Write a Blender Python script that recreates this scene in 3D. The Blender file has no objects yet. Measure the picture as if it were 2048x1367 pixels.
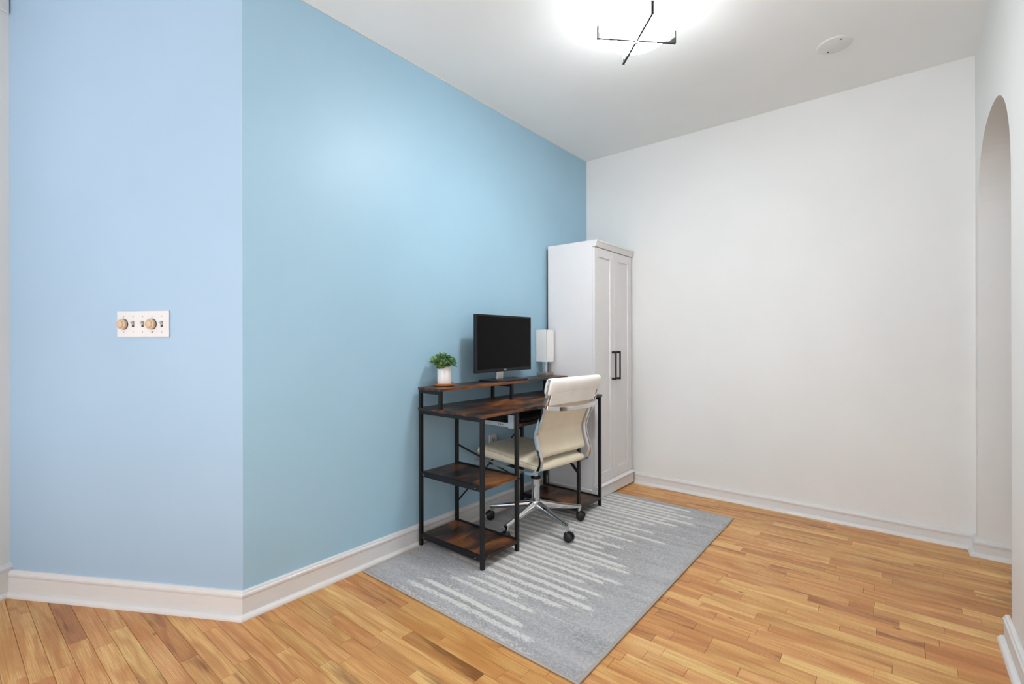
import bpy, math, random
from mathutils import Vector, Matrix
random.seed(7)
sc = bpy.context.scene
COL = sc.collection

# ------------------------------------------------------------------ camera
RF = 951.26
cam_data = bpy.data.cameras.new('camera')
cam = bpy.data.objects.new('camera', cam_data); COL.objects.link(cam)
cam_data.sensor_width = 36.0
cam_data.lens = 36.0 * RF / 2048.0
cam_data.shift_y = -1.45 / 2048.0
cam_data.clip_start = 0.02
cam.matrix_world = (Matrix.Translation((0, 0, 1.13)) @ Matrix.Rotation(math.radians(39.204), 4, 'Z')
                    @ Matrix.Rotation(math.pi / 2, 4, 'X') @ Matrix.Rotation(-0.0018, 4, 'Z'))
sc.camera = cam

# ------------------------------------------------------------------ world, lights, exposure
world = bpy.data.worlds.new('world'); sc.world = world
world.use_nodes = True
wb = world.node_tree.nodes['Background']
wb.inputs[0].default_value = (0.86, 0.92, 1.0, 1); wb.inputs[1].default_value = 0.6
LAMP_STRENGTH = 64.0

def area(name, loc, target, sx, sy, power, color):
    d = bpy.data.lights.new(name, 'AREA'); d.shape = 'RECTANGLE'
    d.size = sx; d.size_y = sy; d.energy = power; d.color = color
    o = bpy.data.objects.new(name, d); COL.objects.link(o)
    o.location = loc
    o.rotation_euler = (Vector(target) - Vector(loc)).to_track_quat('-Z', 'Y').to_euler()
    return o
area('window_light', (3.9, -1.0, 1.5), (-1.0, -0.2, 1.3), 2.6, 1.7, 10, (0.90, 0.87, 1.0))
area('window_light_front', (-1.2, -2.95, 1.5), (-1.6, 0, 1.35), 2.0, 1.6, 50, (0.92, 0.93, 1.0))
area('far_room_fill_light', (1.2, -1.2, 2.6), (1.2, -1.2, 0), 1.0, 1.0, 8, (0.92, 0.96, 1.0))  # unseen fill light, added to raise the ambient level
area('hall_fill_light', (1.9, 2.2, 2.62), (1.9, 2.2, 0), 0.6, 0.6, 5, (0.95, 0.97, 1.0))  # unseen fill added to brighten the arch jamb and right wall
area('ceiling_fill_light', (-0.6, -1.3, 0.35), (-0.6, -0.6, 3.0), 2.0, 1.6, 32, (0.86, 0.93, 1.0))  # added upward fill behind the camera, brightens the ceiling
sc.view_settings.view_transform = 'Standard'
sc.view_settings.look = 'None'
sc.view_settings.gamma = 1.0
sc.view_settings.use_curve_mapping = False
sc.view_settings.exposure = 0.70
sc.cycles.max_bounces = 10
sc.cycles.diffuse_bounces = 6
sc.cycles.use_denoising = True
sc.cycles.sample_clamp_indirect = 6.0

# ------------------------------------------------------------------ materials
def lin(c):
    return tuple(((v / 255) / 12.92 if v / 255 <= 0.04045 else ((v / 255 + 0.055) / 1.055) ** 2.4) for v in c) + (1.0,)

class NT:
    def __init__(s, name):
        s.m = bpy.data.materials.new(name); s.m.use_nodes = True
        s.t = s.m.node_tree; s.n = s.t.nodes; s.b = s.n['Principled BSDF']
    def node(s, typ, **k):
        n = s.n.new(typ)
        for a, v in k.items(): setattr(n, a, v)
        return n
    def link(s, a, b): s.t.links.new(a, b)
    def setin(s, node, key, v):
        if hasattr(v, 'links') or isinstance(v, bpy.types.NodeSocket): s.link(v, node.inputs[key])
        else: node.inputs[key].default_value = v
    def coord(s, kind='Object'):
        return s.node('ShaderNodeTexCoord').outputs[kind]
    def mapping(s, vec, scale=(1, 1, 1), loc=(0, 0, 0), rot=(0, 0, 0)):
        m = s.node('ShaderNodeMapping'); s.link(vec, m.inputs[0])
        m.inputs['Scale'].default_value = scale; m.inputs['Location'].default_value = loc; m.inputs['Rotation'].default_value = rot
        return m.outputs[0]
    def noise(s, vec, scale, detail=2, rough=0.5, dist=0.0):
        n = s.node('ShaderNodeTexNoise'); s.link(vec, n.inputs['Vector'])
        n.inputs['Scale'].default_value = scale; n.inputs['Detail'].default_value = detail
        n.inputs['Roughness'].default_value = rough; n.inputs['Distortion'].default_value = dist
        return n.outputs[0]
    def ramp(s, fac, stops, interp='LINEAR'):
        r = s.node('ShaderNodeValToRGB'); s.link(fac, r.inputs[0]); cr = r.color_ramp; cr.interpolation = interp
        while len(cr.elements) < len(stops): cr.elements.new(0.5)
        for e, (p, c) in zip(cr.elements, stops):
            e.position = p; e.color = c if len(c) == 4 else tuple(c) + (1,)
        return r.outputs[0]
    def mix(s, fac, a, b, mode='MIX'):
        m = s.node('ShaderNodeMix', data_type='RGBA', blend_type=mode)
        s.setin(m, 0, fac); s.setin(m, 6, a); s.setin(m, 7, b)
        return m.outputs[2]
    def math(s, op, a, b=0.0, clamp=False):
        m = s.node('ShaderNodeMath', operation=op, use_clamp=clamp)
        s.setin(m, 0, a); s.setin(m, 1, b)
        return m.outputs[0]
    def vmath(s, op, a, b):
        m = s.node('ShaderNodeVectorMath', operation=op); s.setin(m, 0, a); s.setin(m, 1, b)
        return m.outputs[0]
    def bump(s, h, strength=0.2, dist=0.001):
        b = s.node('ShaderNodeBump'); s.link(h, b.inputs['Height'])
        b.inputs['Strength'].default_value = strength; b.inputs['Distance'].default_value = dist
        s.link(b.outputs[0], s.b.inputs['Normal'])
    def done(s, color=None, rough=None, metal=None, spec=None):
        if color is not None: s.setin(s.b, 'Base Color', color)
        if rough is not None: s.setin(s.b, 'Roughness', rough)
        if metal is not None: s.b.inputs['Metallic'].default_value = metal
        if spec is not None: s.b.inputs['Specular IOR Level'].default_value = spec
        return s.m

def BW(v): return (v, v, v, 1)

def paint(name, rgb, rough, spec, bumpv=0.10, scale=140, mott=0.03):
    n = NT(name); c = n.coord()
    big = n.noise(c, 1.3, 3)
    col = lin(rgb); dk = tuple(v * (1 - mott) for v in col[:3]) + (1,); lt = tuple(min(1, v * (1 + mott)) for v in col[:3]) + (1,)
    cc = n.ramp(big, [(0.3, dk), (0.7, lt)])
    n.bump(n.noise(c, scale, 3), bumpv, 0.0012)
    return n.done(cc, rough, spec=spec)

M = {}
M['blue'] = paint('blue_wall_paint', (158, 195, 215), 0.45, 0.50, 0.08)
M['blue_windowlit'] = paint('blue_wall_paint_windowlit', (163, 190, 212), 0.42, 0.42, 0.08)  # paler and lilac: window light on the angled wall put into the colour
M['wall'] = paint('white_wall_paint', (224, 225, 223), 0.55, 0.3, 0.06)
M['ceil'] = paint('ceiling_paint', (236, 239, 238), 0.8, 0.2, 0.04)

def trim_mat():
    n = NT('trim_gloss_paint'); c = n.coord()
    sc1 = n.noise(n.mapping(c, (6, 6, 30)), 3.0, 5, 0.7)
    col = n.ramp(sc1, [(0.24, lin((198, 192, 186))), (0.31, lin((214, 214, 213))), (1.0, lin((222, 222, 221)))])
    n.bump(n.noise(c, 40, 2), 0.05, 0.001)
    return n.done(col, 0.38, spec=0.5)
M['trim'] = trim_mat()

def plank_mat():
    n = NT('oak_floor_boards')
    oc = n.coord()
    oi = n.node('ShaderNodeObjectInfo').outputs['Color']
    at = n.node('ShaderNodeAttribute', attribute_name='rnd').outputs['Color']
    rv = n.vmath('ADD', oi, at)
    sp = n.node('ShaderNodeSeparateXYZ'); n.link(rv, sp.inputs[0])
    r1, r2, r3 = sp.outputs
    off = n.vmath('MULTIPLY', rv, (37.0, 19.0, 11.0))
    p = n.vmath('ADD', oc, off)
    tone = n.ramp(r1, [(0.0, lin((158, 104, 66))), (0.2, lin((188, 134, 88))), (0.45, lin((208, 155, 104))),
                       (0.7, lin((215, 166, 114))), (1.0, lin((234, 198, 146)))])
    tone = n.mix(n.ramp(r3, [(0.0, BW(0.35)), (0.4, BW(0)), (1.0, BW(0))]), tone, lin((214, 158, 122)))
    tone = n.mix(n.ramp(r3, [(0.62, BW(0)), (1.0, BW(0.35))]), tone, lin((206, 176, 118)))
    # cathedral figure
    warp = n.noise(n.mapping(p, (1.6, 9, 1)), 1.0, 2)
    sx = n.node('ShaderNodeSeparateXYZ'); n.link(p, sx.inputs[0])
    yy = n.math('ADD', n.math('MULTIPLY', sx.outputs[1], 55.0), n.math('MULTIPLY', warp, 26.0))
    ring = n.math('SINE', yy)
    ringf = n.math('MULTIPLY', n.math('ADD', ring, 1.0), 0.5)
    ringf = n.math('POWER', ringf, 2.5)
    fine = n.noise(n.mapping(p, (7, 420, 1)), 1.0, 4, 0.65)
    mid = n.noise(n.mapping(p, (1.6, 40, 1)), 1.0, 4, 0.6)
    col = n.mix(n.math('MULTIPLY', ringf, 0.55), tone, n.mix(1.0, tone, lin((196, 150, 116)), 'MULTIPLY'))
    col = n.mix(n.ramp(fine, [(0.38, BW(0.62)), (0.62, BW(0.05))]), col, n.mix(1.0, tone, lin((180, 132, 100)), 'MULTIPLY'))
    col = n.mix(n.ramp(mid, [(0.32, BW(0.55)), (0.60, BW(0.08))]), col, n.mix(1.0, tone, lin((205, 160, 128)), 'MULTIPLY'))
    # dark mineral streaks on some boards
    st = n.noise(n.mapping(p, (1.7, 17, 1)), 1.0, 4, 0.6)
    thr = n.math('ADD', 0.53, n.math('MULTIPLY', r2, 0.17))
    stf = n.math('MULTIPLY', n.math('SUBTRACT', st, thr, False), 11.0, True)
    col = n.mix(n.math('MULTIPLY', stf, 0.72), col, n.mix(1.0, tone, lin((136, 98, 78)), 'MULTIPLY'))
    # small knots
    v = n.node('ShaderNodeTexVoronoi'); n.link(n.mapping(p, (4.0, 9.0, 1)), v.inputs['Vector']); v.inputs['Scale'].default_value = 1.0
    kf = n.ramp(v.outputs['Distance'], [(0.0, BW(1)), (0.035, BW(0.9)), (0.075, BW(0))])
    sel = n.node('ShaderNodeSeparateColor'); n.link(v.outputs['Color'], sel.inputs[0])
    kf = n.math('MULTIPLY', kf, n.math('GREATER_THAN', sel.outputs[0], 0.55))
    col = n.mix(n.math('MULTIPLY', kf, 0.8), col, lin((92, 50, 28)))
    # worn finish: large soft paler patches over the whole floor
    wc = n.node('ShaderNodeNewGeometry').outputs['Position']
    wear = n.noise(wc, 2.2, 4, 0.6)
    col = n.mix(n.ramp(wear, [(0.55, BW(0)), (0.75, BW(0.30))]), col, lin((214, 176, 136)))
    col = n.mix(1.0, col, (1.17, 1.30, 1.09, 1), 'MULTIPLY')
    n.bump(fine, 0.12, 0.0006)
    rg = n.ramp(wear, [(0.3, BW(0.30)), (0.7, BW(0.42))])
    return n.done(col, rg, spec=0.45)
M['plank'] = plank_mat()

def simple(name, rgb, rough=0.5, metal=0.0, spec=0.5, bumpv=0.0, bscale=200, var=0.04):
    n = NT(name); c = n.coord()
    col = lin(rgb)
    f = n.noise(c, 9, 3)
    cc = n.ramp(f, [(0.3, tuple(v * (1 - var) for v in col[:3]) + (1,)), (0.7, tuple(min(1, v * (1 + var)) for v in col[:3]) + (1,))])
    if bumpv: n.bump(n.noise(c, bscale, 3), bumpv, 0.001)
    return n.done(cc, rough, metal, spec)

M['sub'] = simple('dark_subfloor', (52, 34, 22), 0.9)
M['black_metal'] = simple('black_powder_coat', (17, 17, 20), 0.40, 0.0, 0.35, 0.05, 500)
M['dark_metal'] = simple('dark_bronze_metal', (50, 48, 48), 0.35, 0.8, 0.5)
M['chrome'] = simple('polished_chrome', (226, 226, 228), 0.07, 1.0)
M['silver'] = simple('satin_silver', (196, 194, 190), 0.32, 0.9)
M['nickel'] = simple('brushed_nickel', (176, 168, 158), 0.34, 0.8)
M['zinc'] = simple('zinc_rail', (196, 202, 210), 0.38, 0.6)
M['leather'] = simple('cream_leatherette', (226, 216, 192), 0.36, 0, 0.5, 0.10, 420)
M['leather_lit'] = simple('lit_leatherette_pad', (246, 245, 240), 0.38, 0, 0.5, 0.10, 420)  # cream leatherette whitened: light from above is put into the colour
M['stitch'] = simple('piping_cord', (202, 188, 160), 0.6)
M['black_plastic'] = simple('black_plastic', (18, 18, 20), 0.45, 0, 0.35)
M['rubber'] = simple('caster_rubber', (18, 18, 20), 0.5)
M['screen'] = simple('display_panel', (5, 5, 6), 0.25, 0, 0.10)
M['bezel'] = simple('monitor_bezel', (24, 27, 31), 0.42, 0, 0.25)
M['base_dark'] = simple('stand_base_dark', (52, 56, 64), 0.30, 0.4)
M['white_lam'] = simple('white_laminate', (222, 221, 221), 0.42, 0, 0.4, 0.02, 300, 0.01)
M['board_dark'] = simple('raw_back_board', (30, 28, 34), 0.8)
M['ceramic'] = simple('white_ceramic', (236, 234, 232), 0.25, 0, 0.5)
M['bamboo'] = simple('bamboo_saucer', (186, 122, 62), 0.45, 0, 0.5, 0, 1, 0.12)
M['soil'] = simple('plant_soil', (50, 38, 26), 0.95, 0, 0.2, 0.5, 90)
M['plate'] = simple('white_switch_plastic', (218, 217, 216), 0.35)
M['knob'] = simple('beige_knob_plastic', (204, 178, 150), 0.4)
M['toggle'] = simple('toggle_plastic', (190, 188, 184), 0.4)
M['slot'] = simple('dark_slot', (60, 58, 56), 0.7)
M['keycap'] = simple('key_caps', (40, 40, 42), 0.5)
M['rug_edge'] = simple('rug_binding', (172, 166, 160), 0.9, 0, 0.1, 0.5, 350)
M['cover'] = simple('ceiling_cover_paint', (222, 223, 221), 0.5)
M['logo'] = simple('logo_silver', (206, 206, 208), 0.4, 0.3)

def shade_mat():
    n = NT('linen_lamp_shade'); c = n.coord()
    w = n.noise(n.mapping(c, (300, 300, 60)), 1.0, 2)
    n.bump(w, 0.25, 0.0006)
    n.b.inputs['Subsurface Weight'].default_value = 0.0
    return n.done(lin((246, 245, 243)), 0.85, spec=0.1)
M['shade'] = shade_mat()

def leaf_mat(name, a, b, tip):
    n = NT(name); g = n.coord('Generated')
    s = n.node('ShaderNodeSeparateXYZ'); n.link(g, s.inputs[0])
    col = n.ramp(s.outputs[0], [(0.0, lin(a)), (0.6, lin(b)), (0.93, lin(b)), (1.0, lin(tip))])
    return n.done(col, 0.42, spec=0.45)
M['leaf'] = leaf_mat('succulent_leaf', (168, 184, 96), (84, 124, 82), (150, 170, 120))
M['leaf_young'] = leaf_mat('young_succulent_leaf', (206, 208, 84), (140, 160, 84), (110, 140, 90))

def rustic():
    n = NT('rustic_brown_board'); c = n.coord()
    p = n.mapping(c, (8, 3.6, 8))
    a = n.noise(p, 1.0, 4, 0.62, 0.6)
    col = n.ramp(a, [(0.34, lin((20, 16, 16))), (0.45, lin((46, 30, 22))), (0.53, lin((98, 58, 31))), (0.66, lin((160, 98, 48))), (0.8, lin((120, 74, 40)))])
    streak = n.noise(n.mapping(c, (170, 5, 170)), 1.0, 4, 0.7)
    col = n.mix(n.ramp(streak, [(0.40, BW(0.6)), (0.56, BW(0))]), col, lin((30, 22, 18)))
    n.bump(streak, 0.06, 0.0004)
    return n.done(col, 0.33, spec=0.5)
M['rustic'] = rustic()

def rug_mat():
    n = NT('rug_pile'); c = n.coord()
    at = n.node('ShaderNodeAttribute', attribute_name='stripe').outputs['Fac']
    sp1 = n.noise(c, 420, 3, 0.7); sp2 = n.noise(c, 95, 3, 0.7)
    edge = n.noise(n.mapping(c, (30, 120, 1)), 1.0, 3, 0.7)
    m = n.math('ADD', at, n.math('MULTIPLY', n.math('SUBTRACT', edge, 0.5), 1.6))
    m = n.math('ADD', m, n.math('MULTIPLY', n.math('SUBTRACT', sp2, 0.5), 1.3))
    fac = n.ramp(m, [(0.30, BW(0)), (0.85, BW(1))])
    low = n.noise(n.mapping(c, (2.0, 16, 1)), 1.0, 4)
    base = n.ramp(low, [(0.32, lin((150, 149, 149))), (0.68, lin((184, 183, 182)))])
    spk = n.ramp(sp2, [(0.40, BW(0)), (0.66, BW(0.55))])
    base = n.mix(spk, base, lin((212, 214, 218)))
    spd = n.ramp(sp1, [(0.34, BW(0.45)), (0.52, BW(0))])
    base = n.mix(spd, base, lin((120, 121, 124)))
    col = n.mix(n.math('MULTIPLY', fac, 0.88), base, lin((226, 225, 219)))
    hh = n.math('ADD', n.math('MULTIPLY', sp1, 0.6), n.math('MULTIPLY', sp2, 1.0))
    n.bump(hh, 0.9, 0.004)
    n.b.inputs['Sheen Weight'].default_value = 0.15
    return n.done(col, 0.95, spec=0.05)
M['rug'] = rug_mat()

def glow_mat():
    n = NT('lit_lamp_glass')
    n.b.inputs['Emission Color'].default_value = (0.92, 0.95, 0.98, 1)
    # the glass is brightest underneath, in front of the bulbs, and dimmer round its side
    nz = n.node('ShaderNodeSeparateXYZ'); n.link(n.node('ShaderNodeNewGeometry').outputs['Normal'], nz.inputs[0])
    down = n.math('MULTIPLY', nz.outputs[2], -1.0, True)
    n.link(n.math('ADD', n.math('MULTIPLY', down, LAMP_STRENGTH * 0.95), LAMP_STRENGTH * 0.05), n.b.inputs['Emission Strength'])
    return n.done((0.9, 0.9, 0.88, 1), 0.4)
M['glow'] = glow_mat()

# ------------------------------------------------------------------ mesh helpers
class MB:
    def __init__(s): s.v = []; s.f = []
    def add(s, verts, faces):
        o = len(s.v); s.v += [tuple(q) for q in verts]; s.f += [tuple(i + o for i in f) for f in faces]; return s
    def box(s, x0, x1, y0, y1, z0, z1):
        return s.add([(x0, y0, z0), (x1, y0, z0), (x1, y1, z0), (x0, y1, z0), (x0, y0, z1), (x1, y0, z1), (x1, y1, z1), (x0, y1, z1)],
                     [(3, 2, 1, 0), (4, 5, 6, 7), (0, 1, 5, 4), (1, 2, 6, 5), (2, 3, 7, 6), (3, 0, 4, 7)])
    def prism(s, poly, axis, a, b):
        """extrude a CCW polygon (2-D) along an axis from a to b; axis 'x': poly=(y,z), 'y': (x,z), 'z': (x,y)"""
        def P(p, t):
            return {'x': (t, p[0], p[1]), 'y': (p[0], t, p[1]), 'z': (p[0], p[1], t)}[axis]
        k = len(poly)
        vs = [P(p, a) for p in poly] + [P(p, b) for p in poly]
        fs = [tuple(range(k))[::-1], tuple(range(k, 2 * k))] + [(i, (i + 1) % k, k + (i + 1) % k, k + i) for i in range(k)]
        return s.add(vs, fs)
    def cyl(s, p0, p1, r0, r1=None, n=20, caps=True):
        r1 = r0 if r1 is None else r1
        p0 = Vector(p0); p1 = Vector(p1); d = (p1 - p0).normalized()
        a = d.orthogonal().normalized(); b = d.cross(a)
        vs = []
        for p, r in ((p0, r0), (p1, r1)):
            for i in range(n):
                t = 2 * math.pi * i / n
                vs.append(p + a * (r * math.cos(t)) + b * (r * math.sin(t)))
        fs = [(i, (i + 1) % n, n + (i + 1) % n, n + i) for i in range(n)]
        if caps: fs += [tuple(range(n))[::-1], tuple(range(n, 2 * n))]
        return s.add(vs, fs)
    def lathe(s, prof, c=(0, 0, 0), n=32, axis='z'):
        vs = []; fs = []
        for (r, z) in prof:
            for i in range(n):
                t = 2 * math.pi * i / n
                q = (r * math.cos(t), r * math.sin(t), z)
                if axis == 'x': q = (z, q[0], q[1])
                vs.append((c[0] + q[0], c[1] + q[1], c[2] + q[2]))
        m = len(prof)
        for j in range(m - 1):
            for i in range(n):
                fs.append((j * n + i, j * n + (i + 1) % n, (j + 1) * n + (i + 1) % n, (j + 1) * n + i))
        fs.append(tuple(range(n))[::-1]); fs.append(tuple(range((m - 1) * n, m * n)))
        return s.add(vs, fs)
    def sweep(s, path, prof, side=None, closed=False):
        """sweep a closed 2-D profile along 3-D path; prof coords are (a along 'side' vector, b along normal=tangent x side)"""
        pts = [Vector(p) for p in path]; k = len(prof); vs = []; fs = []
        for i, p in enumerate(pts):
            t = (pts[min(i + 1, len(pts) - 1)] - pts[max(i - 1, 0)]).normalized()
            sd = (Vector(side) if side is not None else t.orthogonal()).normalized()
            sd = (sd - t * sd.dot(t)).normalized()
            nn = t.cross(sd)
            for a, b in prof: vs.append(p + sd * a + nn * b)
        for i in range(len(pts) - 1):
            for j in range(k):
                fs.append((i * k + j, i * k + (j + 1) % k, (i + 1) * k + (j + 1) % k, (i + 1) * k + j))
        fs.append(tuple(range(k))[::-1]); fs.append(tuple(range((len(pts) - 1) * k, len(pts) * k)))
        return s.add(vs, fs)
    def build(s, name, mat, parent=None, smooth=False, bevel=0.0, segs=2, subsurf=0):
        me = bpy.data.meshes.new(name); me.from_pydata(s.v, [], s.f); me.update()
        import bmesh
        b = bmesh.new(); b.from_mesh(me); bmesh.ops.recalc_face_normals(b, faces=b.faces); b.to_mesh(me); b.free()
        me.materials.append(M[mat] if isinstance(mat, str) else mat)
        if smooth:
            me.polygons.foreach_set('use_smooth', [True] * len(me.polygons))
            try: me.set_sharp_from_angle(angle=math.radians(42))
            except Exception: pass
        o = bpy.data.objects.new(name, me); COL.objects.link(o)
        if parent is not None: o.parent = parent
        if bevel:
            m = o.modifiers.new('bevel', 'BEVEL'); m.width = bevel; m.segments = segs; m.limit_method = 'ANGLE'; m.angle_limit = math.radians(40)
            m.harden_normals = False
        if subsurf:
            m = o.modifiers.new('sub', 'SUBSURF'); m.levels = subsurf; m.render_levels = subsurf
        return o

def circ(r, n=10, sx=1.0, sy=1.0):
    return [(r * sx * math.cos(2 * math.pi * i / n), r * sy * math.sin(2 * math.pi * i / n)) for i in range(n)]
def rect(a, b):
    return [(-a / 2, -b / 2), (a / 2, -b / 2), (a / 2, b / 2), (-a / 2, b / 2)]
def catmull(pts, n=6):
    P = [Vector(p) for p in pts]; out = []
    for i in range(len(P) - 1):
        p0 = P[max(i - 1, 0)]; p1 = P[i]; p2 = P[i + 1]; p3 = P[min(i + 2, len(P) - 1)]
        for k in range(n):
            t = k / n
            out.append(0.5 * ((2 * p1) + (p2 - p0) * t + (2 * p0 - 5 * p1 + 4 * p2 - p3) * t * t + (3 * p1 - p0 - 3 * p2 + p3) * t ** 3))
    out.append(P[-1]); return out

def thing(name, label, cat, loc=(0, 0, 0), rotz=0.0, group=None):
    o = bpy.data.objects.new(name, None); COL.objects.link(o)
    o.empty_display_size = 0.1
    o.location = loc; o.rotation_euler = (0, 0, rotz)
    o['label'] = label; o['category'] = cat
    if group: o['group'] = group
    return o
def struct(o, label, cat):
    o['kind'] = 'structure'; o['label'] = label; o['category'] = cat
    return o

# ------------------------------------------------------------------ room shell
XB, YW, ZC, XR, YC = -2.089, 3.580, 2.672, 0.317, 0.813
DIRX, DIRY = -0.8665, -0.4992               # angled wall, from its right corner towards the left
D = (XB + 1.170 * DIRX, YC + 1.170 * DIRY)  # left end of the angled wall
Cc = (XB, YC)
E = (D[0] + 0.4992 * 1.9, D[1] - 0.8665 * 1.9)
TH = 0.12
YJ = 3.485                                   # far jamb of the arch
RT = 0.16                                    # thickness of the right wall

def wall_seg(p, q, out, mat, name):
    """p->q with the outward thickness vector out"""
    m = MB(); a = [p, q, (q[0] + out[0], q[1] + out[1]), (p[0] + out[0], p[1] + out[1])]
    m.prism(a, 'z', 0.0, ZC)
    return m.build(name, mat)
struct(wall_seg(Cc, (XB, YW), (-TH, 0), 'blue', 'wall_left'), 'long sky blue wall behind the desk', 'wall')
struct(wall_seg(D, Cc, (-TH * 0.4992, TH * 0.8665), 'blue_windowlit', 'wall_angled'), 'blue angled wall, window light in its colour, carrying the switch plate', 'wall')
struct(wall_seg(E, D, (-TH * 0.8665, -TH * 0.4992), 'wall', 'wall_far_left'), 'sliver of white wall at the left edge', 'wall')
struct(wall_seg((XB - TH, YW), (4.0, YW), (0, TH), 'wall', 'wall_back'), 'blank white end wall beyond the desk nook', 'wall')

# right wall with the arched opening
YA, AW, ZS, AB, NE = 2.9995, 0.4855, 1.70, 0.467, 2.4
def arch_pts(n=40):
    out = []
    for i in range(n + 1):
        c = -math.cos(math.pi * i / n)
        out.append((YA + AW * c, ZS + AB * (max(0.0, 1 - abs(c) ** NE)) ** (1 / NE)))
    return out
m = MB()
ap = arch_pts()
Y0R = 0.9
m.box(XR, XR + RT, Y0R, ap[0][0], 0, ZC)
m.box(XR, XR + RT, ap[-1][0], YW, 0, ZC)
for (ya, za), (yb, zb) in zip(ap[:-1], ap[1:]):
    m.add([(XR, ya, za), (XR, yb, zb), (XR, yb, ZC), (XR, ya, ZC), (XR + RT, ya, za), (XR + RT, yb, zb), (XR + RT, yb, ZC), (XR + RT, ya, ZC)],
          [(0, 1, 2, 3), (5, 4, 7, 6), (1, 0, 4, 5)])
struct(m.build('wall_right', 'wall'), 'white wall on the right with an arched opening', 'wall')

# the rest of the apartment behind the camera
m = MB(); m.box(-4.2, 4.0, -3.1, -3.0, 0, ZC); struct(m.build('wall_front', 'wall'), 'white wall far behind the camera', 'wall')
m = MB(); m.box(4.0, 4.1, -4.1, YW, 0, ZC); struct(m.build('wall_far_right', 'wall'), 'white wall of the next room on the right', 'wall')
m = MB(); m.box(XR + RT, 4.0, Y0R, Y0R + 0.1, 0, ZC); struct(m.build('wall_light_block', 'wall'), 'unseen white partition added to block window light beyond the arch', 'wall')  # added partition, keeps window light off the arch jamb
m = MB(); m.box(-4.3, -4.2, -4.1, 0.4, 0, ZC); m.box(-4.2, D[0] - 0.02, 0.3, 0.4, 0, ZC); struct(m.build('wall_far', 'wall'), 'white wall of the room behind on the left', 'wall')
m = MB(); m.box(-4.3, 4.1, -4.1, YW + TH, ZC, ZC + 0.1)
struct(m.build('ceiling', 'ceil'), 'white ceiling of the desk nook', 'ceiling')
# white caulk line where blue paint meets the ceiling
m = MB(); m.box(XB, XB + 0.004, YC + 0.01, YW, ZC - 0.005, ZC)
struct(m.build('trim_1', 'trim'), 'thin white caulk bead along the blue wall top', 'trim')
m = MB(); w = (0.8665, 0.4992); l = (0.4992, -0.8665)
pt = lambda a, b: (D[0] + l[0] * a + w[0] * b, D[1] + l[1] * a + w[1] * b)
m.prism([pt(0.005, 0), pt(1.7, 0), pt(1.7, 0.012), pt(0.005, 0.012)], 'z', 2.60, 2.67)
struct(m.build('trim_2', 'trim', bevel=0.004), 'white head trim above the wall at the left edge', 'trim')

# baseboards with a quarter-round shoe, mitred along the wall line
def normals2(path):
    ns = []
    for a, b in zip(path[:-1], path[1:]):
        dx, dy = b[0] - a[0], b[1] - a[1]; L = math.hypot(dx, dy); ns.append((dy / L, -dx / L))
    return ns
def offset_pt(path, ns, i, d):
    if i == 0: n = ns[0]; return (path[0][0] + n[0] * d, path[0][1] + n[1] * d)
    if i == len(path) - 1: n = ns[-1]; return (path[-1][0] + n[0] * d, path[-1][1] + n[1] * d)
    a, b = ns[i - 1], ns[i]; k = 1 + a[0] * b[0] + a[1] * b[1]
    return (path[i][0] + (a[0] + b[0]) / k * d, path[i][1] + (a[1] + b[1]) / k * d)
def base_profile(h):
    return [(0, 0), (0.015, 0), (0.015, h - 0.030), (0.0165, h - 0.026), (0.0185, h - 0.020), (0.0180, h - 0.013), (0.0140, h - 0.009), (0.012, h - 0.003), (0.007, h), (0, h)]
SHOE = [(0.015, 0)] + [(0.015 + 0.019 * math.cos(t), 0.020 * math.sin(t)) for t in [i * math.pi / 10 for i in range(6)]]
def skirting(path, segs):
    ns = normals2(path)
    for i, (name, h, label) in enumerate(segs):
        if not name: continue
        objs = []
        for prof in (base_profile(h), SHOE):
            m = MB(); k = len(prof)
            vs = [offset_pt(path, ns, i, d) + (z,) for d, z in prof] + [offset_pt(path, ns, i + 1, d) + (z,) for d, z in prof]
            m.add(vs, [tuple(range(k)), tuple(range(k, 2 * k))[::-1]] + [(j, (j + 1) % k, k + (j + 1) % k, k + j) for j in range(k)])
            objs.append(m)
        o = objs[0].build(name, 'trim'); struct(o, label, 'baseboard')
        objs[1].build('shoe_moulding', 'trim', o)
skirting([E, D, Cc, (XB, YW)], [
    (None, 0, ''),
    ('baseboard_angled', 0.112, 'scuffed white baseboard below the switch plate wall'),
    ('baseboard_left', 0.112, 'white baseboard along the blue desk wall')])
skirting([E, (D[0] - 0.4992 * 0.01, D[1] + 0.8665 * 0.01)], [('baseboard_far_left', 0.140, 'taller white baseboard at the left edge')])
skirting([(-1.640, YW), (XR, YW), (XR, YJ), (XR + RT, YJ)], [
    ('baseboard_back', 0.087, 'white baseboard along the blank end wall'),
    ('baseboard_pier', 0.087, 'short white baseboard return beside the arch'),
    ('baseboard_jamb', 0.087, 'white baseboard inside the arched opening')])
skirting([(XR, 2.560), (XR, Y0R)], [('baseboard_right', 0.100, 'white baseboard at the lower right corner')])

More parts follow.
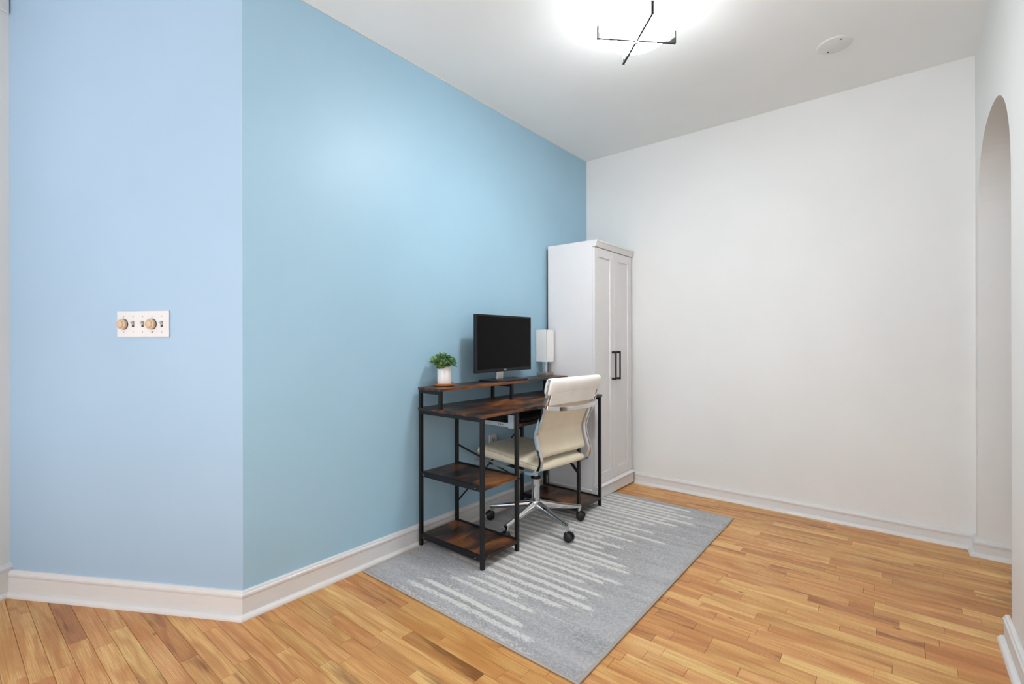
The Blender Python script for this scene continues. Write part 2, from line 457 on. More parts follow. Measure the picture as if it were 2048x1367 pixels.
# ------------------------------------------------------------------ floor boards
m = MB(); m.box(-4.2, 4.0, -4.1, YW + 0.05, -0.06, -0.014)
floor = struct(m.build('floor', 'sub'), 'worn golden oak strip floor', 'floor')
BWID, PH = 0.058, 0.209
FIX = [(37, -0.66, -0.268, 0.92), (38, -0.314, -0.004, 0.22), (39, -0.171, -0.086, 0.3), (40, -0.086, 0.376, 0.97), (33, -0.684, -0.46, 0.85),
 (40, -0.541, -0.404, 0.33), (47, -0.571, -0.282, 0.8), (35, -0.543, -0.369, 0.6), (31, -0.589, -0.434, 0.62), (43, -0.225, -0.091, 0.5),
 (43, -0.635, -0.413, 0.75), (49, -0.81, -0.639, 0.9), (46, -0.28, -0.068, 0.42), (43, -0.091, 0.2, 0.4), (35, -0.186, 0.069, 0.35),
 (36, -0.072, 0.069, 0.45), (32, -0.663, -0.402, 0.7), (31, -0.434, -0.07, 0.8), (29, -0.786, -0.631, 0.25), (27, -0.678, -0.551, 0.35),
 (28, -0.553, -0.218, 0.7), (24, -0.714, -0.568, 0.6), (2, -2.95, -2.406, 0.12), (2, -2.406, -2.031, 0.62), (3, -2.87, -2.299, 0.48),
 (4, -2.76, -2.385, 0.72), (5, -2.66, -2.145, 0.42), (6, -2.56, -1.967, 0.2), (4, -2.385, -1.884, 0.85), (5, -2.145, -1.71, 0.6),
 (0, -3.13, -2.83, 0.35), (0, -2.83, -2.228, 0.6), (1, -3.03, -2.255, 0.4), (7, -2.45, -1.762, 0.72), (16, -2.07, -1.477, 0.9),
 (12, -2.07, -1.525, 0.45), (13, -2.07, -1.621, 0.6), (10, -2.07, -1.752, 0.55), (10, -1.752, -1.40, 0.75), (9, -2.17, -1.568, 0.4)]
rb = random.Random(21)
boards = []
for k in range(-30, 59):
    y0 = PH + k * BWID
    if y0 > YW - 0.005: break
    ymid = y0 + BWID / 2
    # left limit: the wall line (boards run a little under the baseboard)
    if ymid > YC: xl = XB - 0.02
    elif ymid > D[1]: xl = XB - (YC - ymid) / 0.4992 * 0.8665 - 0.04
    else: xl = D[0] + (D[1] - ymid) * 0.4992 / 0.8665 - 0.02
    xr = 0.32 if ymid < 2.515 else 0.70
    if ymid < Y0R: xr = 1.2
    xl = max(xl, -3.3)
    fixed = sorted([f for f in FIX if f[0] == k], key=lambda f: f[1])
    segs = []; x = xl
    def fill(a, b):
        while b - a > 0.02:
            L = rb.choice([0.22, 0.3, 0.38, 0.46, 0.54, 0.66, 0.8])
            if b - a - L < 0.16: L = b - a
            t = min(1, max(0.18, rb.gauss(0.56, 0.17)))
            segs.append((a, a + L, t)); a += L
    for f in fixed:
        if f[1] > x: fill(x, f[1])
        a = max(f[1], x)
        if f[2] > a: segs.append((a, min(f[2], xr + 0.2), f[3])); x = f[2]
    fill(x, xr)
    for a, b, t in segs: boards.append((k, a, b, t, rb.random(), rb.random()))

s_, c_ = math.sin(math.radians(39.204)), math.cos(math.radians(39.204))
def shown(x, y):
    b = -x * s_ + y * c_
    if b < 0.3: return 0.0
    px = 1024 + RF * (x * c_ + y * s_) / b; py = 682 + RF * 1.13 / b
    if not (-40 < px < 2090 and py < 1400): return 0.0
    if -2.04 < x < -0.82 and 1.36 < y < 3.22: return 0.0
    if x > XR + 0.02 and y < 2.53: return 0.0
    return 1.13 / b ** 3
def board_area(bd):
    k, a, b, *_ = bd; y = PH + (k + 0.5) * BWID
    return sum(shown(a + (b - a) * (i + .5) / 8, y) for i in range(8)) * (b - a)
order = sorted(range(len(boards)), key=lambda i: -board_area(boards[i]))
single = set(i for i in order[:295] if board_area(boards[i]) > 0)
def plank_geo(L):
    g = 0.0004; e = 0.0009; hx, hy = L / 2 - g, BWID / 2 - g
    vs = []
    for (ix, z) in ((0, -0.012), (0, -e), (e, 0.0)):
        vs += [(-hx + ix, -hy + ix, z), (hx - ix, -hy + ix, z), (hx - ix, hy - ix, z), (-hx + ix, hy - ix, z)]
    fs = [(3, 2, 1, 0), (8, 9, 10, 11)]
    for r in (0, 4): fs += [(r + i, r + (i + 1) % 4, r + 4 + (i + 1) % 4, r + 4 + i) for i in range(4)]
    return vs, fs
cache = {}
rest = MB(); rest_col = []
for i, (k, a, b, t, r2, r3) in enumerate(boards):
    y = PH + (k + 0.5) * BWID; L = round(b - a, 3); cx = (a + b) / 2
    if i in single:
        if L not in cache:
            vs, fs = plank_geo(L); me = bpy.data.meshes.new('plank'); me.from_pydata(vs, [], fs); me.update()
            me.materials.append(M['plank']); cache[L] = me
        o = bpy.data.objects.new('plank', cache[L]); COL.objects.link(o); o.parent = floor
        o.location = (cx, y, (r3 - 0.5) * 0.0004); o.color = (t, r2, r3, 1)
    else:
        vs, fs = plank_geo(L); rest.add([(v[0] + cx, v[1] + y, v[2]) for v in vs], fs); rest_col += [(t, r2, r3, 1)] * len(vs)
# beyond the boards one can see: plain continuation of the strip floor into the rooms behind
for (xa, xb, ya, yb) in ((1.2, 4.0, -4.1, 0.90), (0.70, 4.0, 0.90, YW), (-4.2, 1.2, -4.1, PH - 30 * BWID)):
    y = ya
    while y < yb - 0.02:
        vs, fs = plank_geo(xb - xa)
        rest.add([(v[0] + (xa + xb) / 2, v[1] + y + BWID / 2, v[2]) for v in vs], fs); rest_col += [(rb.random() * 0.6 + 0.2, rb.random(), rb.random(), 1)] * len(vs); y += BWID
rp = rest.build('planks_beyond', 'plank', floor); rp['kind'] = 'stuff'
rp.color = (0, 0, 0, 1)
ca = rp.data.attributes.new('rnd', 'FLOAT_COLOR', 'POINT')
ca.data.foreach_set('color', [q for c in rest_col for q in c])

# ------------------------------------------------------------------ rug
RX0, RX1, RY0, RY1 = -2.040, -0.821, 1.347, 3.224
rug = thing('area_rug', 'grey low pile area rug with ragged cream stripes', 'rug', (RX0, RY0, 0.0))
rr = random.Random(5)
ends = {1.365: -0.99, 1.428: -1.04, 1.482: -1.134, 1.582: -1.147, 1.634: -1.266, 1.688: -1.07, 1.75: -0.967, 1.81: -1.033, 1.868: -0.99, 1.923: -1.11,
        1.977: -1.034, 2.021: -0.971, 2.078: -1.15, 2.134: -0.977, 2.184: -1.03, 2.25: -1.097, 2.31: -1.22, 2.37: -1.136, 2.43: -1.28, 2.49: -1.12,
        2.535: -1.22, 2.575: -0.98, 2.63: -1.18, 2.68: -1.09, 2.74: -1.2, 2.80: -1.13, 2.863: -1.018, 2.905: -1.1, 2.95: -0.948, 3.0: -1.06, 3.054: -0.981, 3.105: -1.12, 3.16: -1.04}
starts = {1.365: -1.9, 1.428: -1.85, 1.482: -1.80, 1.582: -1.72, 1.634: -1.66, 1.688: -1.60}
stripes = []
for y, xe in ends.items():
    xs = starts.get(y, rr.uniform(-1.98, -1.72))
    stripes.append((y - RY0, xs - RX0, xe - RX0, rr.uniform(0.0095, 0.0135), rr.uniform(0.8, 1.0) * (0.45 if y < 1.4 else 1)))
    if rr.random() < 0.35: stripes.append((y + 0.028 - RY0, rr.uniform(-1.9, -1.5) - RX0, rr.uniform(-1.25, -0.9) - RX0, 0.005, 0.45))
st_strength = 1.0
W, Lr = RX1 - RX0, RY1 - RY0
nx, ny = 204, 376
mv = []; sv = []
for j in range(ny + 1):
    y = Lr * j / ny
    act = [s for s in stripes if abs(y - s[0]) < s[3] * 2.6]
    for i in range(nx + 1):
        x = W * i / nx; v = 0.0
        for (sy, xs, xe, wd, it) in act:
            d = abs(y - sy - 0.003 * math.sin(x * 9 + sy * 31)) / wd
            e = min(1.0, max(0.0, (x - xs) / 0.10)) * min(1.0, max(0.0, (xe - x) / 0.05))
            v = max(v, it * e * max(0.0, min(1.0, 1.7 - d)))
        ed = min(x, W - x, y, Lr - y)
        h = 0.0065 + 0.0024 * v + 0.0006 * rr.random()
        if ed < 0.008: h -= 0.002
        mv.append((x, y, h)); sv.append(v)
f = [(j * (nx + 1) + i, j * (nx + 1) + i + 1, (j + 1) * (nx + 1) + i + 1, (j + 1) * (nx + 1) + i) for j in range(ny) for i in range(nx)]
me = bpy.data.meshes.new('pile'); me.from_pydata(mv, [], f); me.update()
me.materials.append(M['rug']); me.polygons.foreach_set('use_smooth', [True] * len(f))
a_ = me.attributes.new('stripe', 'FLOAT', 'POINT'); a_.data.foreach_set('value', sv)
po = bpy.data.objects.new('pile', me); COL.objects.link(po); po.parent = rug
m = MB(); m.box(0.002, W - 0.002, 0.002, Lr - 0.002, 0.0005, 0.0060); m.build('backing', 'rug_edge', rug)
m = MB(); q = circ(0.0046, 8)
for (p0, p1) in (((0, 0), (W, 0)), ((W, 0), (W, Lr)), ((W, Lr), (0, Lr)), ((0, Lr), (0, 0))):
    m.cyl((p0[0], p0[1], 0.0052), (p1[0], p1[1], 0.0052), 0.0046, n=10)
for p0 in ((0, 0), (W, 0), (W, Lr), (0, Lr)): m.lathe([(0.0005, -0.0046), (0.0036, -0.003), (0.0046, 0), (0.0036, 0.003), (0.0005, 0.0046)], (p0[0], p0[1], 0.0052), 10)
m.build('binding', 'rug_edge', rug, smooth=True)

# ------------------------------------------------------------------ ceiling lamp
LX, LY = -0.93, 2.045
lamp = thing('ceiling_lamp', 'lit round glass ceiling lamp held by dark crossed arms', 'lamp', (LX, LY, ZC))
m = MB(); m.lathe([(0.02, -0.0), (0.135, -0.0), (0.135, -0.030), (0.12, -0.034), (0.02, -0.034)], n=40); m.build('canopy', 'ceramic', lamp, smooth=True)
m = MB(); m.lathe([(0.001, -0.166), (0.06, -0.165), (0.11, -0.160), (0.145, -0.150), (0.163, -0.135), (0.170, -0.115), (0.171, -0.05), (0.168, -0.036), (0.001, -0.034)], n=56)
m.build('glass_bowl', 'glow', lamp, smooth=True)
for a in (45, 135, 225, 315):
    t = math.radians(a); cx, sy = math.cos(t), math.sin(t)
    m = MB()
    path = [(0.006 * cx, 0.006 * sy, -0.1715), (0.150 * cx, 0.150 * sy, -0.1715), (0.184 * cx, 0.184 * sy, -0.1715)]
    m.sweep(path, rect(0.010, 0.0045), side=(-sy, cx, 0))
    m.sweep([(0.182 * cx, 0.182 * sy, -0.174), (0.182 * cx, 0.182 * sy, -0.118)], rect(0.013, 0.005), side=(-sy, cx, 0))
    # gusset in the corner of the arm
    g = [(0.150, -0.169), (0.180, -0.169), (0.180, -0.145)]
    vs = [(r * cx - 0.003 * sy * k, r * sy + 0.003 * cx * k, z) for k in (-1, 1) for r, z in g]
    m.add(vs, [(0, 1, 2), (5, 4, 3), (0, 1, 4, 3), (1, 2, 5, 4), (2, 0, 3, 5)])
    m.build('arm', 'dark_metal', lamp)
m = MB(); m.lathe([(0.001, -0.188), (0.007, -0.186), (0.010, -0.180), (0.008, -0.174), (0.012, -0.169), (0.001, -0.167)], n=20); m.build('finial', 'silver', lamp, smooth=True)

# blank cover plate on the ceiling
cp = thing('ceiling_cover', 'round blank white cover plate on the ceiling right of the lamp', 'cover', (-0.262, 2.985, ZC))
m = MB(); m.lathe([(0.001, -0.005), (0.070, -0.006), (0.077, -0.004), (0.080, 0.0), (0.001, 0.0)], n=48); m.build('plate', 'cover', cp, smooth=True)
for (sx, sy) in ((0.0, -0.056), (0.0, 0.056)):
    a = math.radians(35); m = MB(); m.lathe([(0.001, -0.0085), (0.0035, -0.008), (0.005, -0.006), (0.001, -0.006)], (sx * math.cos(a) - sy * math.sin(a), sx * math.sin(a) + sy * math.cos(a), 0), 12); m.build('screw', 'slot', cp, smooth=True)

# ------------------------------------------------------------------ switch plate on the angled wall
PS, PZ = 0.468, 1.2055
nx_, ny_ = 0.4992, -0.8665
sw = thing('switch_plate', 'wide white switch plate with two beige dimmer knobs and three toggles', 'switch',
           (XB + DIRX * PS + nx_ * 0.001, YC + DIRY * PS + ny_ * 0.001, PZ), math.atan2(-DIRY, -DIRX))
# local: +x along the wall to the right, -y out of the wall, z up
m = MB(); m.box(-0.128, 0.128, -0.006, 0.0, -0.0565, 0.0565); m.build('plate', 'plate', sw, bevel=0.003, segs=3)
gx = [-0.0935 + 0.0468 * i for i in range(5)]
for i, x in enumerate(gx):
    for z in (0.033, -0.033):
        m = MB(); m.cyl((x, -0.0055, z), (x, -0.0078, z), 0.0028, 0.0022, 10); m.build('screw', 'toggle' if i != 3 or z > 0 else 'slot', sw)
    if i in (0, 3):
        m = MB()
        prof = [(0.0205, 0.0), (0.0215, 0.004), (0.0208, 0.012), (0.0165, 0.0145), (0.0155, 0.019), (0.013, 0.021), (0.001, 0.0215)]
        vs = []; n = 36
        for r, z in prof:
            for j in range(n):
                t = 2 * math.pi * j / n; rk = r * (1 + (0.02 if j % 2 and 0.002 < z < 0.013 else 0))
                vs.append((x + rk * math.cos(t), -0.0075 - z, rk * math.sin(t)))
        fs = [(a * n + j, a * n + (j + 1) % n, (a + 1) * n + (j + 1) % n, (a + 1) * n + j) for a in range(len(prof) - 1) for j in range(n)]
        fs += [tuple(range(n)), tuple(range((len(prof) - 1) * n, len(prof) * n))]
        m.add(vs, fs); k = m.build('dimmer_knob', 'knob', sw, smooth=True)
        m = MB(); m.cyl((x, -0.0055, 0), (x, -0.0082, 0), 0.0225, 0.0225, 28); m.build('knob_collar', 'slot', k)
    else:
        m = MB(); m.box(x - 0.0052, x + 0.0052, -0.0062, -0.0068, -0.012, 0.012); fr = m.build('toggle_slot', 'slot', sw)
        m = MB(); up = 1
        m.add([(x - 0.0042, -0.006, -0.004), (x + 0.0042, -0.006, -0.004), (x + 0.0042, -0.006, 0.0095), (x - 0.0042, -0.006, 0.0095),
               (x - 0.0032, -0.018, 0.0065), (x + 0.0032, -0.018, 0.0065), (x + 0.0032, -0.0155, 0.0125), (x - 0.0032, -0.0155, 0.0125)],
              [(3, 2, 1, 0), (4, 5, 6, 7), (0, 1, 5, 4), (1, 2, 6, 5), (2, 3, 7, 6), (3, 0, 4, 7)])
        m.build('toggle', 'toggle', sw, bevel=0.0008)

# outlet behind the desk
ou = thing('wall_outlet', 'white power outlet low on the blue wall behind the chair seat', 'outlet', (XB + 0.0005, 2.355, 0.455))
m = MB(); m.box(0, 0.006, -0.037, 0.037, -0.060, 0.060); m.build('plate', 'plate', ou, bevel=0.002)
for z in (0.027, -0.027):
    m = MB(); m.prism([(0.017 * math.cos(t), z + 0.0145 * max(-0.85, min(0.85, math.sin(t)))) for t in [i * math.pi / 12 for i in range(24)]], 'x', 0.0055, 0.0085); rc = m.build('receptacle', 'toggle', ou)
    m = MB(); m.box(0.0083, 0.0089, -0.0075, -0.005, z - 0.003, z + 0.007); m.box(0.0083, 0.0089, 0.005, 0.0075, z - 0.002, z + 0.006); m.cyl((0.0083, 0, z - 0.008), (0.0089, 0, z - 0.008), 0.0026, n=10); m.build('slots', 'slot', rc)

# ------------------------------------------------------------------ cabinet
CX0, CY0, CY1 = -2.070, 2.965, 3.556
cab = thing('storage_cabinet', 'tall white two door cabinet with black bar handles in the corner', 'cabinet', (CX0, CY0, 0.011))
CW = CY1 - CY0; CH = 1.834; BD = 0.385     # width, height, body depth
DF = BD + 0.018                            # door front
m = MB()
m.box(0.004, BD, 0.0, 0.016, 0, CH); m.box(0.004, BD, CW - 0.016, CW, 0, CH)
m.box(0.004, BD, 0.016, CW - 0.016, CH - 0.016, CH); m.box(0.004, BD, 0.016, CW - 0.016, 0.070, 0.086)
m.build('carcass', 'white_lam', cab, bevel=0.0012)
m = MB(); m.box(0.0, 0.004, 0.002, CW - 0.002, 0.01, CH - 0.02); m.build('back_panel', 'board_dark', cab)
# plinth: wraps front, with rounded moulding on top, small ledge on the near side
m = MB()
m.box(BD - 0.002, 0.420, -0.004, CW, 0.0, 0.074)
m.build('plinth', 'white_lam', cab, bevel=0.0015)
m = MB(); prof = [(0.400, 0.072), (0.423, 0.072), (0.429, 0.076), (0.431, 0.082), (0.428, 0.088), (0.420, 0.092), (0.410, 0.094), (0.386, 0.094), (0.386, 0.072)]
m.prism([(p[0], p[1]) for p in prof], 'y', -0.006, CW); m.build('plinth_moulding', 'white_lam', cab, smooth=True)
m = MB(); m.prism([(0.0, 0.0), (0.0, 0.068), (-0.003, 0.068), (-0.006, 0.062), (-0.006, 0.0)], 'x', 0.02, BD - 0.003); m.build('side_plinth', 'white_lam', cab)
m = MB(); m.prism([(BD, CH), (BD, CH - 0.046), (BD + 0.022, CH - 0.046), (BD + 0.026, CH - 0.040), (BD + 0.036, CH - 0.012), (BD + 0.040, CH - 0.010), (BD + 0.040, CH)], 'y', 0.0, CW)
m.build('crown', 'white_lam', cab, bevel=0.001)
ZD0, ZD1 = 0.0965, CH - 0.050
mid = CW / 2
for i, (ya, yb) in enumerate(((0.001, mid - 0.0012), (mid + 0.0012, CW - 0.001))):
    m = MB(); t0, t1 = BD + 0.001, DF; sw_ = 0.060
    m.box(t0, t1, ya, ya + sw_, ZD0, ZD1); m.box(t0, t1, yb - sw_, yb, ZD0, ZD1)
    m.box(t0, t1, ya + sw_, yb - sw_, ZD0, ZD0 + 0.072); m.box(t0, t1, ya + sw_, yb - sw_, ZD1 - 0.062, ZD1)
    d = m.build('door', 'white_lam', cab, bevel=0.0012)
    m = MB(); m.box(t0, t1 - 0.009, ya + sw_ - 0.002, yb - sw_ + 0.002, ZD0 + 0.068, ZD1 - 0.058); m.build('door_panel', 'white_lam', d)
    hy = mid - 0.034 if i == 0 else mid + 0.034
    m = MB(); z0, z1 = 0.831, 1.043
    m.box(DF + 0.027, DF + 0.036, hy - 0.006, hy + 0.006, z0, z1)
    m.box(DF, DF + 0.03, hy - 0.006, hy + 0.006, z0, z0 + 0.016); m.box(DF, DF + 0.03, hy - 0.006, hy + 0.006, z1 - 0.016, z1)
    h = m.build('handle', 'black_metal', d, bevel=0.001)
    h['label'] = 'square black bar handle'

# ------------------------------------------------------------------ desk
DX0, DX1, DY0, DY1 = -2.059, -1.575, 1.703, 2.905
Z0 = 0.010
desk = thing('computer_desk', 'rustic brown desk with black steel frame, side shelves and raised monitor shelf', 'desk', (DX0, DY0, Z0))
DW, DD = DY1 - DY0, DX1 - DX0
zt = 0.767 - Z0
m = MB(); m.box(0, DD, 0, DW, zt - 0.015, zt); m.build('desktop', 'rustic', desk, bevel=0.0012)
T = 0.019
def tube(m, x, y, z0, z1, t=T): m.box(x - t / 2, x + t / 2, y - t / 2, y + t / 2, z0, z1)
xb_, xf_ = 0.012, DD - 0.014
ylegs = [0.012, 0.284, 0.915, DW - 0.012]
for y in ylegs:
    for x in (xb_, xf_):
        m = MB(); tube(m, x, y, 0.0, zt - 0.0155); m.build('leg', 'black_metal', desk, bevel=0.0015)
def rail(x0, x1, y, z0, z1, name='rail', w=0.016):
    m = MB(); m.box(x0, x1, y - w / 2, y + w / 2, z0, z1); return m.build(name, 'black_metal', desk, bevel=0.0012)
xa, xc = xb_ + T / 2, xf_ - T / 2
for y in ylegs: rail(xa, xc, y, zt - 0.0345, zt - 0.0155)
zm, zb = 0.412 - Z0, 0.070 - Z0
for y in ylegs[:2]: rail(xa, xc, y, zm - 0.022, zm + 0.006, w=0.014)
for y in ylegs: rail(xa, xc, y, zb - 0.022, zb + 0.006, w=0.014)
m = MB(); m.box(xb_ - 0.008, xb_ + 0.008, ylegs[1] + T / 2, ylegs[2] - T / 2, zt - 0.0345, zt - 0.0155); m.build('rail', 'black_metal', desk)
def shelf(ya, yb, z):
    m = MB(); m.box(xb_ - 0.002, xf_ + 0.012, ya + 0.0072, yb - 0.0072, z - 0.015, z)
    # notch look: the board sits between the rails
    return m.build('shelf', 'rustic', desk, bevel=0.001)
def shelf_board(ya, yb, z):
    m = MB(); e = T / 2 + 0.0005
    y0, y1 = ya + 0.0072, yb - 0.0072
    poly = [(xb_ - 0.002, ya + e), (xb_ + e, ya + e), (xb_ + e, y0), (xf_ - e, y0), (xf_ - e, ya + e), (xf_ + 0.010, ya + e),
            (xf_ + 0.010, yb - e), (xf_ - e, yb - e), (xf_ - e, y1), (xb_ + e, y1), (xb_ + e, yb - e), (xb_ - 0.002, yb - e)]
    m.prism(poly, 'z', z - 0.015, z); return m.build('shelf', 'rustic', desk)
shelf_board(ylegs[0], ylegs[1], zm); shelf_board(ylegs[0], ylegs[1], zb); shelf_board(ylegs[2], ylegs[3], zb)
for (x, z) in ((0.045, zb - 0.012), (DD - 0.055, zb - 0.012), (0.045, zm - 0.010), (DD - 0.055, zm - 0.010)):
    m = MB(); m.cyl((x, ylegs[0] - 0.007, z), (x, ylegs[0] - 0.010, z), 0.0035, 0.0025, 10); m.build('bolt', 'silver', desk)
# cross brace between the inner back legs
def strip(p, q):
    m = MB(); m.sweep([p, q], rect(0.003, 0.010), side=(1, 0, 0)); m.build('brace', 'black_metal', desk)
strip((0.002, ylegs[1], 0.524 - Z0), (0.002, ylegs[2], 0.165 - Z0))
strip((0.006, ylegs[1], 0.170 - Z0), (0.006, ylegs[2], 0.537 - Z0))
# raised shelf
RW = 1.236; RD = 0.183
m = MB(); m.box(0, RD, 0, RW, 0.864 - Z0, 0.879 - Z0); m.build('monitor_shelf', 'rustic', desk, bevel=0.001)
for y in (0.011, 0.607, 1.19):
    m = MB(); t = 0.018
    tube(m, 0.013, y, zt, 0.864 - Z0, t); tube(m, RD - 0.012, y, zt, 0.864 - Z0, t)
    m.box(0.013 + t / 2, RD - 0.012 - t / 2, y - t / 2, y + t / 2, 0.846 - Z0, 0.864 - Z0)
    m.build('shelf_bracket', 'black_metal', desk, bevel=0.0012)
# keyboard tray with its slides
def L(x, y, z): return (x - DX0, y - DY0, z - Z0)
tx0, tx1, ty0, ty1 = -1.93, -1.612, 2.055, 2.560
a = L(tx0, ty0, 0.660); b = L(tx1, ty1, 0.676)
m = MB(); m.box(a[0], b[0], a[1], b[1], a[2], b[2]); tray = m.build('keyboard_tray', 'rustic', desk, bevel=0.001)
for (y0, y1, yi) in ((2.026, 2.034, 1), (2.580, 2.588, -1)):
    m = MB(); a = L(-1.90, y0, 0.654); b = L(-1.652, y1, 0.677); m.box(a[0], b[0], a[1], b[1], a[2], b[2])
    a = L(-1.678, y0 - 0.004, 0.650); b = L(-1.640, y1 + 0.002, 0.7515); m.box(a[0], b[0], a[1], b[1], a[2], b[2])
    a = L(-1.89, y0 - 0.004, 0.650); b = L(-1.875, y1 + 0.002, 0.7515); m.box(a[0], b[0], a[1], b[1], a[2], b[2])
    if yi > 0:
        a = L(-1.88, y1, 0.660); b = L(-1.68, ty0, 0.668)
    else:
        a = L(-1.88, ty1, 0.660); b = L(-1.66, y0, 0.668)
    m.box(a[0], b[0], a[1], b[1], a[2], b[2])
    s = m.build('slide', 'zinc', desk); s['label'] = 'zinc keyboard tray slide with hanging brackets'
    if yi > 0:
        for x in (-1.72, -1.735, -1.75, -1.80):
            m = MB(); p = L(x, y0, 0.666); m.cyl((p[0], p[1] - 0.0006, p[2]), (p[0], p[1] + 0.0005, p[2]), 0.003, n=10)
            m.build('slide_hole', 'slot', s)

# keyboard on the tray
kb = thing('keyboard', 'black keyboard lying on the pull out tray under the desktop', 'keyboard', (-1.70, 2.31, 0.6765))
m = MB(); m.prism([(-0.070, 0.0), (0.070, 0.0), (0.070, 0.010), (-0.070, 0.022)], 'y', -0.215, 0.215); m.build('case', 'black_plastic', kb, bevel=0.002)
m = MB()
for r in range(6):
    for c in range(22):
        if c in (15, 19) : continue
        x = 0.058 - r * 0.0205; y = -0.205 + c * 0.0188; z = 0.0100 + (0.070 - x) * 0.0857
        m.box(x - 0.0085, x + 0.0085, y - 0.0078, y + 0.0078, z, z + 0.006)
ky = m.build('keys', 'keycap', kb); ky['kind'] = 'stuff'

# ------------------------------------------------------------------ office chair
CHZ = 0.012
ch = thing('office_chair', 'cream leatherette swivel chair with chrome frame pulled up to the desk', 'chair', (-1.72, 2.335, CHZ), math.radians(175))
def W2(u, z, y): return (u, y, z - CHZ)
base_pivot = None
prof = [(-0.306, 0.926), (-0.292, 0.870), (-0.272, 0.800), (-0.242, 0.722), (-0.214, 0.655), (-0.203, 0.618), (-0.208, 0.575), (-0.224, 0.525), (-0.236, 0.482),
        (-0.228, 0.440), (-0.204, 0.412), (-0.160, 0.400), (-0.08, 0.399), (0.05, 0.402), (0.18, 0.406), (0.25, 0.409), (0.278, 0.407), (0.288, 0.400), (0.284, 0.390)]
for sd in (1, -1):
    m = MB(); path = catmull([(u, sd * 0.219, z - CHZ) for u, z in prof], 4)
    m.sweep(path, rect(0.020, 0.006), side=(0, 1, 0))
    path2 = catmull([(u, sd * 0.2335, z - CHZ) for u, z in prof], 4)
    m.sweep(path2, rect(0.005, 0.015), side=(0, 1, 0))
    m.build('side_rail', 'chrome', ch, smooth=True)
# upholstery of the back: a thin sling in front of the rails
bp_ = catmull([(u + 0.012, 0, z - CHZ) for u, z in [(-0.302, 0.912), (-0.286, 0.860), (-0.262, 0.785), (-0.234, 0.712), (-0.208, 0.650), (-0.198, 0.618), (-0.203, 0.575), (-0.216, 0.530), (-0.224, 0.505), (-0.220, 0.488)]], 4)
def sling(path, w0, th, bulge=0.0, cols=8):
    pts = [Vector(p) for p in path]; m = MB(); grid = []
    for side_ in (0, 1):
        for i, p in enumerate(pts):
            t = (pts[min(i + 1, len(pts) - 1)] - pts[max(i - 1, 0)]).normalized(); nrm = Vector((-t.z, 0, t.x))  # towards the rear or front
            if nrm.x < 0: nrm = -nrm
            for c in range(cols + 1):
                y = -w0 + 2 * w0 * c / cols; e = 1 - (abs(y) / w0) ** 4
                grid.append(p + Vector((0, y, 0)) + nrm * ((th / 2 if side_ else -th / 2) * (0.45 + 0.55 * e) + bulge * (1 - (y / w0) ** 2)))
    n = len(pts); k = cols + 1; fs = []
    for i in range(n - 1):
        for c in range(cols):
            fs.append((i * k + c, i * k + c + 1, (i + 1) * k + c + 1, (i + 1) * k + c))
            o = n * k; fs.append((o + i * k + c, o + (i + 1) * k + c, o + (i + 1) * k + c + 1, o + i * k + c + 1))
    for i in range(n - 1):
        for c in (0, cols): fs.append((i * k + c, (i + 1) * k + c, n * k + (i + 1) * k + c, n * k + i * k + c))
    for i in (0, n - 1):
        for c in range(cols): fs.append((i * k + c, i * k + c + 1, n * k + i * k + c + 1, n * k + i * k + c))
    m.add(grid, fs); return m
m = sling(bp_, 0.206, 0.016, 0.006); br = m.build('backrest', 'leather', ch, smooth=True)
# seams on the backrest front
m = MB()
for i in (8, 13, 18, 23, 28):
    p = bp_[i]; m.cyl((p[0] + 0.0145, -0.196, p[2]), (p[0] + 0.0145, 0.196, p[2]), 0.0022, n=6)
m.build('seam', 'stitch', br)
# top pad rolled over the frame
pad = []
nP = 20
for i in range(nP):
    t = 2 * math.pi * i / nP
    c, s2 = math.cos(t), math.sin(t)
    a = 0.024 * math.copysign(abs(c) ** 0.7, c); b = 0.046 * math.copysign(abs(s2) ** 0.8, s2)
    pad.append((a, b))
m = MB(); tilt = math.atan2(0.020, 0.07)
rows = []
for y, k in ((-0.236, 0.55), (-0.232, 0.82), (-0.222, 1.0), (-0.1, 1.03), (0.0, 1.04), (0.1, 1.03), (0.222, 1.0), (0.232, 0.82), (0.236, 0.55)):
    for a, b in pad:
        a2, b2 = a * k, b * (0.9 + 0.1 * k)
        rows.append((-0.291 + a2 * math.cos(tilt) - b2 * math.sin(tilt), y, 0.885 - CHZ + a2 * math.sin(tilt) + b2 * math.cos(tilt)))
fs = [(j * nP + i, j * nP + (i + 1) % nP, (j + 1) * nP + (i + 1) % nP, (j + 1) * nP + i) for j in range(8) for i in range(nP)]
fs += [tuple(range(nP)), tuple(range(8 * nP, 9 * nP))]
m.add(rows, fs); hp = m.build('head_pad', 'leather_lit', ch, smooth=True)
hp['label'] = 'rolled pad over the top of the backrest, whitened by painted light'
m = sling(catmull([(-0.300, 0, 0.850 - CHZ), (-0.287, 0, 0.815 - CHZ), (-0.279, 0, 0.785 - CHZ)], 4), 0.206, 0.010); m.build('pad_flap', 'leather_lit', ch, smooth=True)
# bowed chrome bar behind the back
path = []
for i in range(17):
    t = -1 + 2 * i / 16; path.append((-0.279 - 0.046 * (1 - t ** 4), 0.222 * t, 0.770 - CHZ - 0.012 * (1 - t * t)))
path = [(-0.268, -0.222, 0.774 - CHZ)] + path + [(-0.268, 0.222, 0.774 - CHZ)]
m = MB(); m.sweep(path, rect(0.024, 0.006), side=(0, 0, 1)); m.build('back_bar', 'chrome', ch, smooth=True, bevel=0.002)
